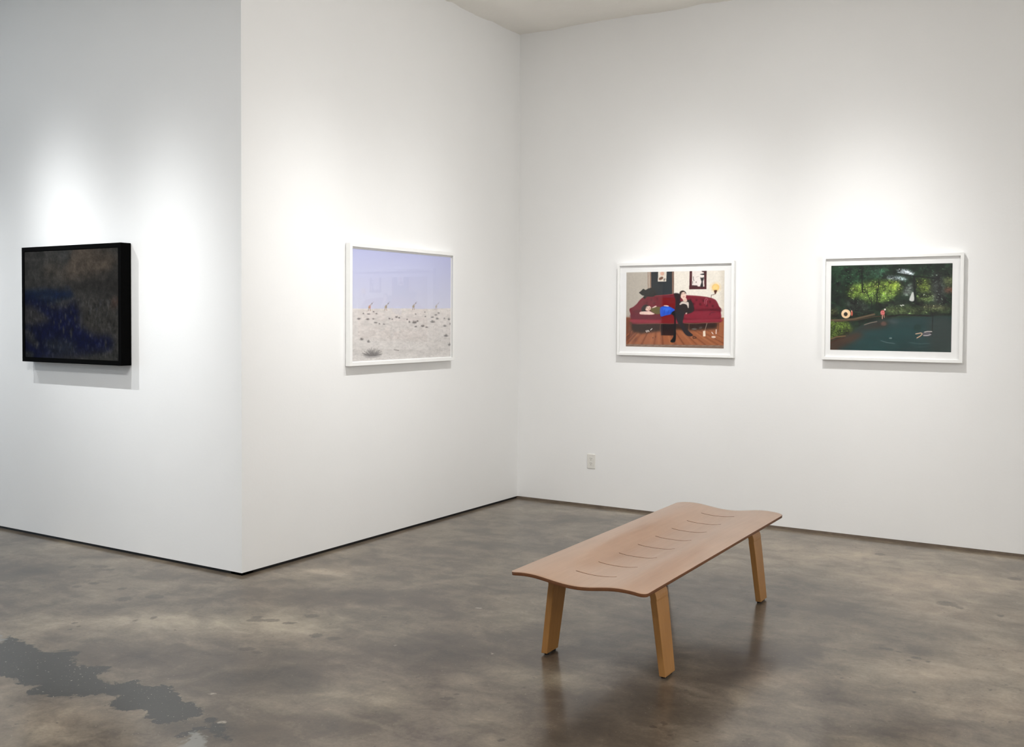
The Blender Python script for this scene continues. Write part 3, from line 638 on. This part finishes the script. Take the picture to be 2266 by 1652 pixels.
def paint_desert():
    rng = random.Random(2)
    c = Canvas(680, 450)
    h0, h1 = DESERT_HORIZON
    U, V = np.meshgrid(np.linspace(0, 1000, 680), np.linspace(0, 1000, 450))
    hor = h0 + (h1 - h0) * U / 1000 + 3 * np.sin(U / 90)
    t = np.clip(V / hor, 0, 1)[..., None]
    sky = np.array((188, 192, 230)) * (1 - t) + np.array((210, 212, 232)) * t
    g = np.clip((V - hor) / (1000 - hor), 0, 1)[..., None]
    sand = np.array((226, 220, 217)) * (1 - g) + np.array((216, 212, 209)) * g
    n = value_noise((450, 680), (60, 30), 3, 4, 0.8)[..., None]
    sand = sand * (0.88 + 0.22 * n)
    c.a[:] = np.where((V > hor)[..., None], sand, sky)
    for k in range(620):                                            # pebbles and tufts
        v = h1 + (1000 - h1) * rng.random() ** 1.3
        d = (v - h1) / (1000 - h1)
        c.ell(rng.uniform(0, 1000), v + 10, rng.uniform(1.5, 3 + 5 * d), rng.uniform(1, 2 + 2 * d), (150, 146, 140) if rng.random() < 0.6 else (228, 224, 220), rng.uniform(0.15, 0.5), 1)
    for u, v, a, b in DESERT_SHRUBS:
        for k in range(int(6 + a * 0.9)):
            an = rng.uniform(0.15, PI - 0.15)
            L = rng.uniform(0.5, 1.0)
            dk = rng.uniform(0.75, 1.1)
            c.line([u + rng.uniform(-a, a) * 0.35, v + b * 0.7, u + math.cos(an) * a * L, v + b * 0.7 - math.sin(an) * b * 1.7 * L], (136 * dk, 132 * dk, 130 * dk), 0.5, rng.uniform(2, 3.4))
        c.ell(u, v + b * 0.6, a * 0.75, b * 0.5, (124, 120, 121), 0.42, 6)
    c.line(DESERT_TWIG, (110, 104, 100), 0.8, 4)
    for i, (u, v) in enumerate(DESERT_WALKERS):                     # four far walkers bent under bundles
        al = (0.9, 0.85, 0.8, 0.4)[i]
        c.line([u - 10, v + 36, u - 5, v + 16, u, v + 4], (156, 130, 120), al, 5)
        c.line([u + 8, v + 38, u + 6, v + 20, u, v + 6], (166, 140, 128), al, 5)
        c.ell(u + 3, v + 2, 8, 15, (208, 138, 122) if i == 0 else (160, 148, 132), al, 2, -0.5)
        c.ell(u - 6, v + 8, 7, 9, (188, 166, 120), al * 0.8, 2)
        c.ell(u + 10, v - 12, 8, 8, (226, 214, 206), al * 0.8, 2)
        c.line([u + 2, v - 4, u + 20, v - 22], (164, 156, 158), al * 0.8, 6)
        c.line([u + 18, v - 26, u + 38, v - 42], (172, 168, 178), al * 0.7, 4)
        c.ell(u + 24, v - 26, 6, 5, (132, 122, 126), al * 0.8, 1)
    return c.linear()

def paint_night():
    rng = random.Random(4)
    c = Canvas(520, 376, (46, 45, 43))
    c.run(NIGHT_PRINT)
    for u, v, a, b in NIGHT_DRIPS:
        for k in range(5):
            s = rng.uniform(0.6, 1.15)
            c.ell(u + rng.uniform(-b, b) * 0.7, v + rng.uniform(-a, a) * 0.3, b * 0.9 * s, a * 0.8 * s, (54 * s, 54 * s, 56 * s), 0.4, 8)
    f = c.a.copy()
    for k in range(900):                                            # short upright brush marks in the lower half
        u, v = rng.uniform(0, 1000), rng.uniform(430, 990)
        col = f[min(375, int(v * 0.376)), min(519, int(u * 0.52))]
        g = math.exp(rng.gauss(0.0, 0.38))
        mixc = col * g * 0.8 + np.array((46, 44, 42)) * (0.2 if rng.random() < 0.7 else 0.6) * g
        c.ell(u, v, rng.uniform(3, 12), rng.uniform(8, 26), np.clip(mixc, 3, 72), 0.4, 5, rng.uniform(-0.25, 0.25))
    for k in range(260):                                            # clouded upper half
        u, v = rng.uniform(0, 1000), rng.uniform(0, 430)
        col = f[min(375, int(v * 0.376)), min(519, int(u * 0.52))]
        c.ell(u, v, rng.uniform(15, 60), rng.uniform(12, 40), col * math.exp(rng.gauss(0, 0.16)), 0.35, 14)
    n = value_noise((376, 520), (14, 20), 6, 5, 0.75)
    c.a *= (0.55 + 0.7 * n)[..., None]
    c.grain(0.3, 12, (90, 120), 2)
    return c.linear()

def print_mesh(name, px, x0, x1, z0, z1, y, mat, parent):
    """A flat sheet facing -y with one vertex per sample of the picture."""
    h, wd, _ = px.shape
    xs, zs = np.linspace(x0, x1, wd), np.linspace(z1, z0, h)
    me, X, Z = grid_mesh(name, xs, zs)
    co = np.stack([X.ravel(), np.full(X.size, y), Z.ravel()], 1).astype(np.float32)
    me.vertices.foreach_set('co', co.ravel())
    ca = me.color_attributes.new('ink', 'FLOAT_COLOR', 'POINT')
    rgba = np.ones((h * wd, 4), np.float32)
    rgba[:, :3] = px.reshape(-1, 3)
    ca.data.foreach_set('color', rgba.ravel())
    me.flip_normals()
    me.update()
    return link(name, me, mat, parent)

def frame_ring(name, w2, h, face, y_back, y_front, y_in, mat, parent, lean=0.0):
    """A mitred frame: outer half width w2, height h from z=0, open in the middle, front at y_front."""
    bm = bmesh.new()
    def ring(ins, y):
        return [bm.verts.new(p) for p in ((-w2 + ins, y, ins), (w2 - ins, y, ins), (w2 - ins, y, h - ins), (-w2 + ins, y, h - ins))]
    a, b, c, d = ring(0, y_back), ring(0, y_front), ring(face, y_front), ring(face, y_in)
    e = ring(face, y_back)
    for p, q in ((a, b), (b, c), (c, d), (d, e), (e, a)):
        for i in range(4):
            j = (i + 1) % 4
            bm.faces.new((p[i], p[j], q[j], q[i]))
    return bevel(bm_obj(name, bm, mat, parent), 0.0012, 2)

PRINT_PAPER = print_mat('printed_photograph', 0.6, 0.06)
CANVAS_PAINT = print_mat('dark_painted_surface', 0.75, 0.06)

def framed(label, loc, rz, width, height, px, rect, depth=0.04, face=0.02, group='white framed photographs'):
    t = thing('framed_photograph', label, 'picture', loc, rz, group)
    w2 = width / 2
    fr = -depth
    frame_ring('frame', w2, height, face, -0.004, fr, fr + 0.014, WHITE_FRAME, t)
    box_obj('backing', (-w2 + face, w2 - face, -0.012, -0.004, face, height - face), MAT_BOARD, t)
    mb = box_obj('mat_board', (-w2 + face, w2 - face, fr + 0.015, -0.013, face, height - face), MAT_BOARD, t)
    x0, x1, z0, z1 = rect
    print_mesh('print', px, x0, x1, z0, z1, fr + 0.0144, PRINT_PAPER, t)
    box_obj('glass', (-w2 + face, w2 - face, fr + 0.0045, fr + 0.0065, face, height - face), GLASS, t)
    return t

# right-hand wall
framed('white framed photograph of two people on a red sofa', ((0.9212 + 1.8578) / 2, 0, 1.2132), 0, 0.9366, 0.7076, paint_couch(),
       (0.9928 - 1.3895, 1.7813 - 1.3895, 1.2804 - 1.2132, 1.8508 - 1.2132))
framed('white framed photograph of bathers in a dark green woodland pond', ((2.4935 + 3.3938) / 2, 0, 1.2196), 0, 0.9003, 0.7141, paint_pond(),
       (2.5487 - 2.94365, 3.3245 - 2.94365, 1.2884 - 1.2196, 1.8676 - 1.2196))
# the return wall
framed('white framed photograph of a pale desert under a lilac sky', (0, (-2.1403 - 0.9710) / 2, 1.1778), PI / 2, 1.1693, 0.7983, paint_desert(),
       (-0.5520, 0.5520, 0.030, 0.7620), 0.042, 0.024)

# left-hand wall
def night_picture():
    t = thing('framed_painting', 'deep black framed dark picture with a murky blue and grey landscape', 'picture', ((-2.0004 - 0.9691) / 2, CORNER_Y, 1.1866))
    w2, h, d = 0.51565, 0.7607, 0.0765
    frame_ring('frame', w2, h, 0.028, -0.003, -d, -d + 0.004, BLACK_FRAME, t)
    box_obj('backing', (-w2 + 0.027, w2 - 0.027, -d + 0.006, -0.006, 0.027, h - 0.027), BLACK_FRAME, t)
    print_mesh('painted_panel', paint_night(), -w2 + 0.028, w2 - 0.028, 0.030, h - 0.030, -d + 0.0035, CANVAS_PAINT, t)
night_picture()

# ------------------------------------------------------------------ the bench
def seat_z(x, y):
    """Height of the seat's upper face: two crests, a trough between them, the long edges turned down."""
    pts = [(-0.315, 0.4215), (-0.29, 0.4255), (-0.255, 0.4290), (-0.22, 0.4300), (-0.18, 0.4278), (-0.14, 0.4222), (-0.10, 0.4160), (-0.06, 0.4108), (-0.025, 0.4078),
           (0.01, 0.4070), (0.05, 0.4090), (0.09, 0.4140), (0.13, 0.4200), (0.17, 0.4245), (0.205, 0.4258), (0.24, 0.4248), (0.27, 0.4220), (0.295, 0.4180), (0.315, 0.4135)]
    xs, zs = zip(*pts)
    z = float(np.interp(x, xs, zs))
    mid = max(0.0, 1 - (abs(y) / 0.80) ** 2.5)
    if -0.22 < x < 0.205:                                           # towards the middle the hollow gets broad and steep-sided
        crest = 0.4300 + (x + 0.22) / 0.425 * (0.4258 - 0.4300)
        t = min(1.0, max(0.0, (abs(x + 0.008) - 0.05) / 0.152))
        hollow = crest - 0.031 * (1 - t * t * (3 - 2 * t)) - 0.002 * (1 - min(1, abs(x) / 0.1) ** 2)
        z += (hollow - z) * 0.85 * mid
    return z

def make_bench():
    t = thing('bench', 'low wooden bench with a wavy slotted seat and four splayed legs', 'bench', (2.413, -2.545, 0), 0.018)
    hw, hl, r = 0.312, 0.962, 0.035
    # seat: one bent sheet with eight sawn slots
    xs = sorted(set([round(v, 4) for v in list(np.linspace(-0.27, 0.27, 37)) + [-0.095, 0.095]] + [s * (hw - r + r * math.sin(a)) for s in (-1, 1) for a in np.linspace(0, PI / 2, 7)]))
    slots = [(-3.5 + k) * 0.217 for k in range(8)]
    base = [v for v in np.linspace(-hl, hl, 81) if min(abs(v - s) for s in slots) > 0.008]
    ys = sorted(base + [s - 0.0032 for s in slots] + [s + 0.0032 for s in slots])
    # shape-preserving smoothing of the profile
    bm = bmesh.new()
    V = {}
    for j, y in enumerate(ys):
        for i, x in enumerate(xs):
            lim = hl
            if abs(x) > hw - r:
                lim = hl - r + math.sqrt(max(0, r * r - (abs(x) - hw + r) ** 2))
            yy, k = y, hl - 0.10
            if abs(y) > k:
                yy = math.copysign(k + (abs(y) - k) * (lim - k) / (hl - k), y)
            z = sum(seat_z(x + d, yy) for d in (-0.02, -0.01, 0, 0.01, 0.02)) / 5
            V[i, j] = bm.verts.new((x, yy, z))
    for j in range(len(ys) - 1):
        cut = any(abs((ys[j] + ys[j + 1]) / 2 - s) < 0.001 for s in slots)
        for i in range(len(xs) - 1):
            if cut and abs((xs[i] + xs[i + 1]) / 2) < 0.095:
                continue
            bm.faces.new((V[i, j], V[i + 1, j], V[i + 1, j + 1], V[i, j + 1]))
    seat = bm_obj('seat', bm, [SEAT_WOOD, EDGE_WOOD], t, True)
    s = seat.modifiers.new('thickness', 'SOLIDIFY')
    s.thickness = 0.0145
    s.offset = -1
    s.material_offset_rim = 1
    s.use_even_offset = True
    if seat.data.polygons[0].normal.z < 0:
        seat.data.flip_normals()
    bevel(seat, 0.0014, 2, 50)
    # legs: a bent strip that runs in under the seat
    def leg_mesh():
        path = []
        for x in (0.09, 0.13, 0.165):
            path.append((x, min(0.3810, seat_z(x, 0.655) - 0.0145 - 0.0135)))
        for a in np.linspace(84, -6, 10):                           # the bend
            path.append((0.1870 + 0.0560 * math.cos(math.radians(a)), 0.3250 + 0.0560 * math.sin(math.radians(a))))
        for z in (0.28, 0.22, 0.14, 0.07, 0.0085):
            path.append((0.2825 - 0.122 * z, z))
        bm = bmesh.new()
        th0 = 0.0145
        rows = []
        for k, (x, z) in enumerate(path):
            a = path[max(0, k - 1)]
            b = path[min(len(path) - 1, k + 1)]
            d = Vector((b[0] - a[0], b[1] - a[1])).normalized()
            n = Vector((-d.y, d.x))
            th = th0 * min(1.0, 0.75 + k * 0.05)
            wd = 0.0625 if z > 0.3 else 0.0525 + (z / 0.3) * 0.010
            if k == len(path) - 1:
                n = Vector((1, 0))
                o, i = Vector((x, z)) + n * th, Vector((x, z)) - n * th
            else:
                o, i = Vector((x, z)) + n * th, Vector((x, z)) - n * th
                if n.x < 0 or (k < 4 and n.y < 0):
                    o, i = i, o
            rows.append([bm.verts.new((o.x, -wd, o.y)), bm.verts.new((o.x, wd, o.y)), bm.verts.new((i.x, wd, i.y)), bm.verts.new((i.x, -wd, i.y))])
        for p, q in zip(rows, rows[1:]):
            for k in range(4):
                bm.faces.new((p[k], p[(k + 1) % 4], q[(k + 1) % 4], q[k]))
        bm.faces.new(rows[0])
        bm.faces.new(rows[-1])
        bmesh.ops.recalc_face_normals(bm, faces=bm.faces)
        me = bpy.data.meshes.new('leg')
        bm.to_mesh(me)
        bm.free()
        me.materials.append(LEG_WOOD)
        return me
    lm = leg_mesh()
    gb = bmesh.new()
    bmesh.ops.create_cone(gb, cap_ends=True, segments=20, radius1=0.011, radius2=0.012, depth=0.0085)
    gm = bpy.data.meshes.new('glide')
    gb.to_mesh(gm)
    gb.free()
    gm.materials.append(RUBBER)
    for sx in (1, -1):
        for y in (-0.655, 0.655):
            lo = bpy.data.objects.new('leg', lm)
            COL.objects.link(lo)
            lo.parent = t
            lo.location = (0.002, y, 0)
            lo.rotation_euler = (0, 0, 0 if sx > 0 else PI)
            bevel(lo, 0.0022, 2, 40)
            for gy in (-0.03, 0.03):
                g = bpy.data.objects.new('glide', gm)
                COL.objects.link(g)
                g.parent = lo
                g.location = (0.279, gy, 0.00425)
make_bench()

# ------------------------------------------------------------------ the wall outlet
def make_outlet():
    t = thing('power_outlet', 'small white double power outlet low on the wall', 'outlet', (0.6875, 0, 0.304))
    def plate(x2, z0, z1, y, inset):
        bm = bmesh.new()
        a = [bm.verts.new(p) for p in ((-x2, 0, z0), (x2, 0, z0), (x2, 0, z1), (-x2, 0, z1))]
        b = [bm.verts.new(p) for p in ((-x2 + inset, -y, z0 + inset), (x2 - inset, -y, z0 + inset), (x2 - inset, -y, z1 - inset), (-x2 + inset, -y, z1 - inset))]
        bm.faces.new(a); bm.faces.new(b)
        for i in range(4):
            bm.faces.new((a[i], a[(i + 1) % 4], b[(i + 1) % 4], b[i]))
        return bm
    bevel(bm_obj('cover_plate', plate(0.0365, 0.0, 0.117, 0.006, 0.003), OUTLET_PLASTIC, t), 0.001)
    for zc in (0.0395, 0.0775):
        bm = bmesh.new()
        n = 24
        ring = []
        for k in range(n):
            an = 2 * PI * k / n
            ring.append((0.0172 * math.cos(an), max(-0.0135, min(0.0135, 0.0172 * math.sin(an)))))
        f = [bm.verts.new((x, -0.0078, z)) for x, z in ring]
        b = [bm.verts.new((x, -0.0055, z)) for x, z in ring]
        bm.faces.new(f); bm.faces.new(b)
        for k in range(n):
            bm.faces.new((f[k], f[(k + 1) % n], b[(k + 1) % n], b[k]))
        rc = bm_obj('receptacle', bm, OUTLET_PLASTIC, t)
        rc.location = (0, 0, zc)
        for sx, hh in ((-0.0064, 0.0046), (0.0064, 0.0038)):
            box_obj('slot', (sx - 0.0013, sx + 0.0013, -0.0081, -0.0072, 0.0025 - hh + 0.002, 0.0025 + hh + 0.002), OUTLET_DARK, rc)
        g = bmesh.new()
        bmesh.ops.create_cone(g, cap_ends=True, segments=12, radius1=0.0026, radius2=0.0026, depth=0.001, matrix=Matrix.Translation((0, -0.0077, -0.0075)) @ Matrix.Rotation(PI / 2, 4, 'X'))
        bm_obj('ground_hole', g, OUTLET_DARK, rc)
    g = bmesh.new()
    bmesh.ops.create_cone(g, cap_ends=True, segments=12, radius1=0.003, radius2=0.003, depth=0.0012, matrix=Matrix.Translation((0, -0.0062, 0.0585)) @ Matrix.Rotation(PI / 2, 4, 'X'))
    bm_obj('screw', g, OUTLET_PLASTIC, t)
make_outlet()
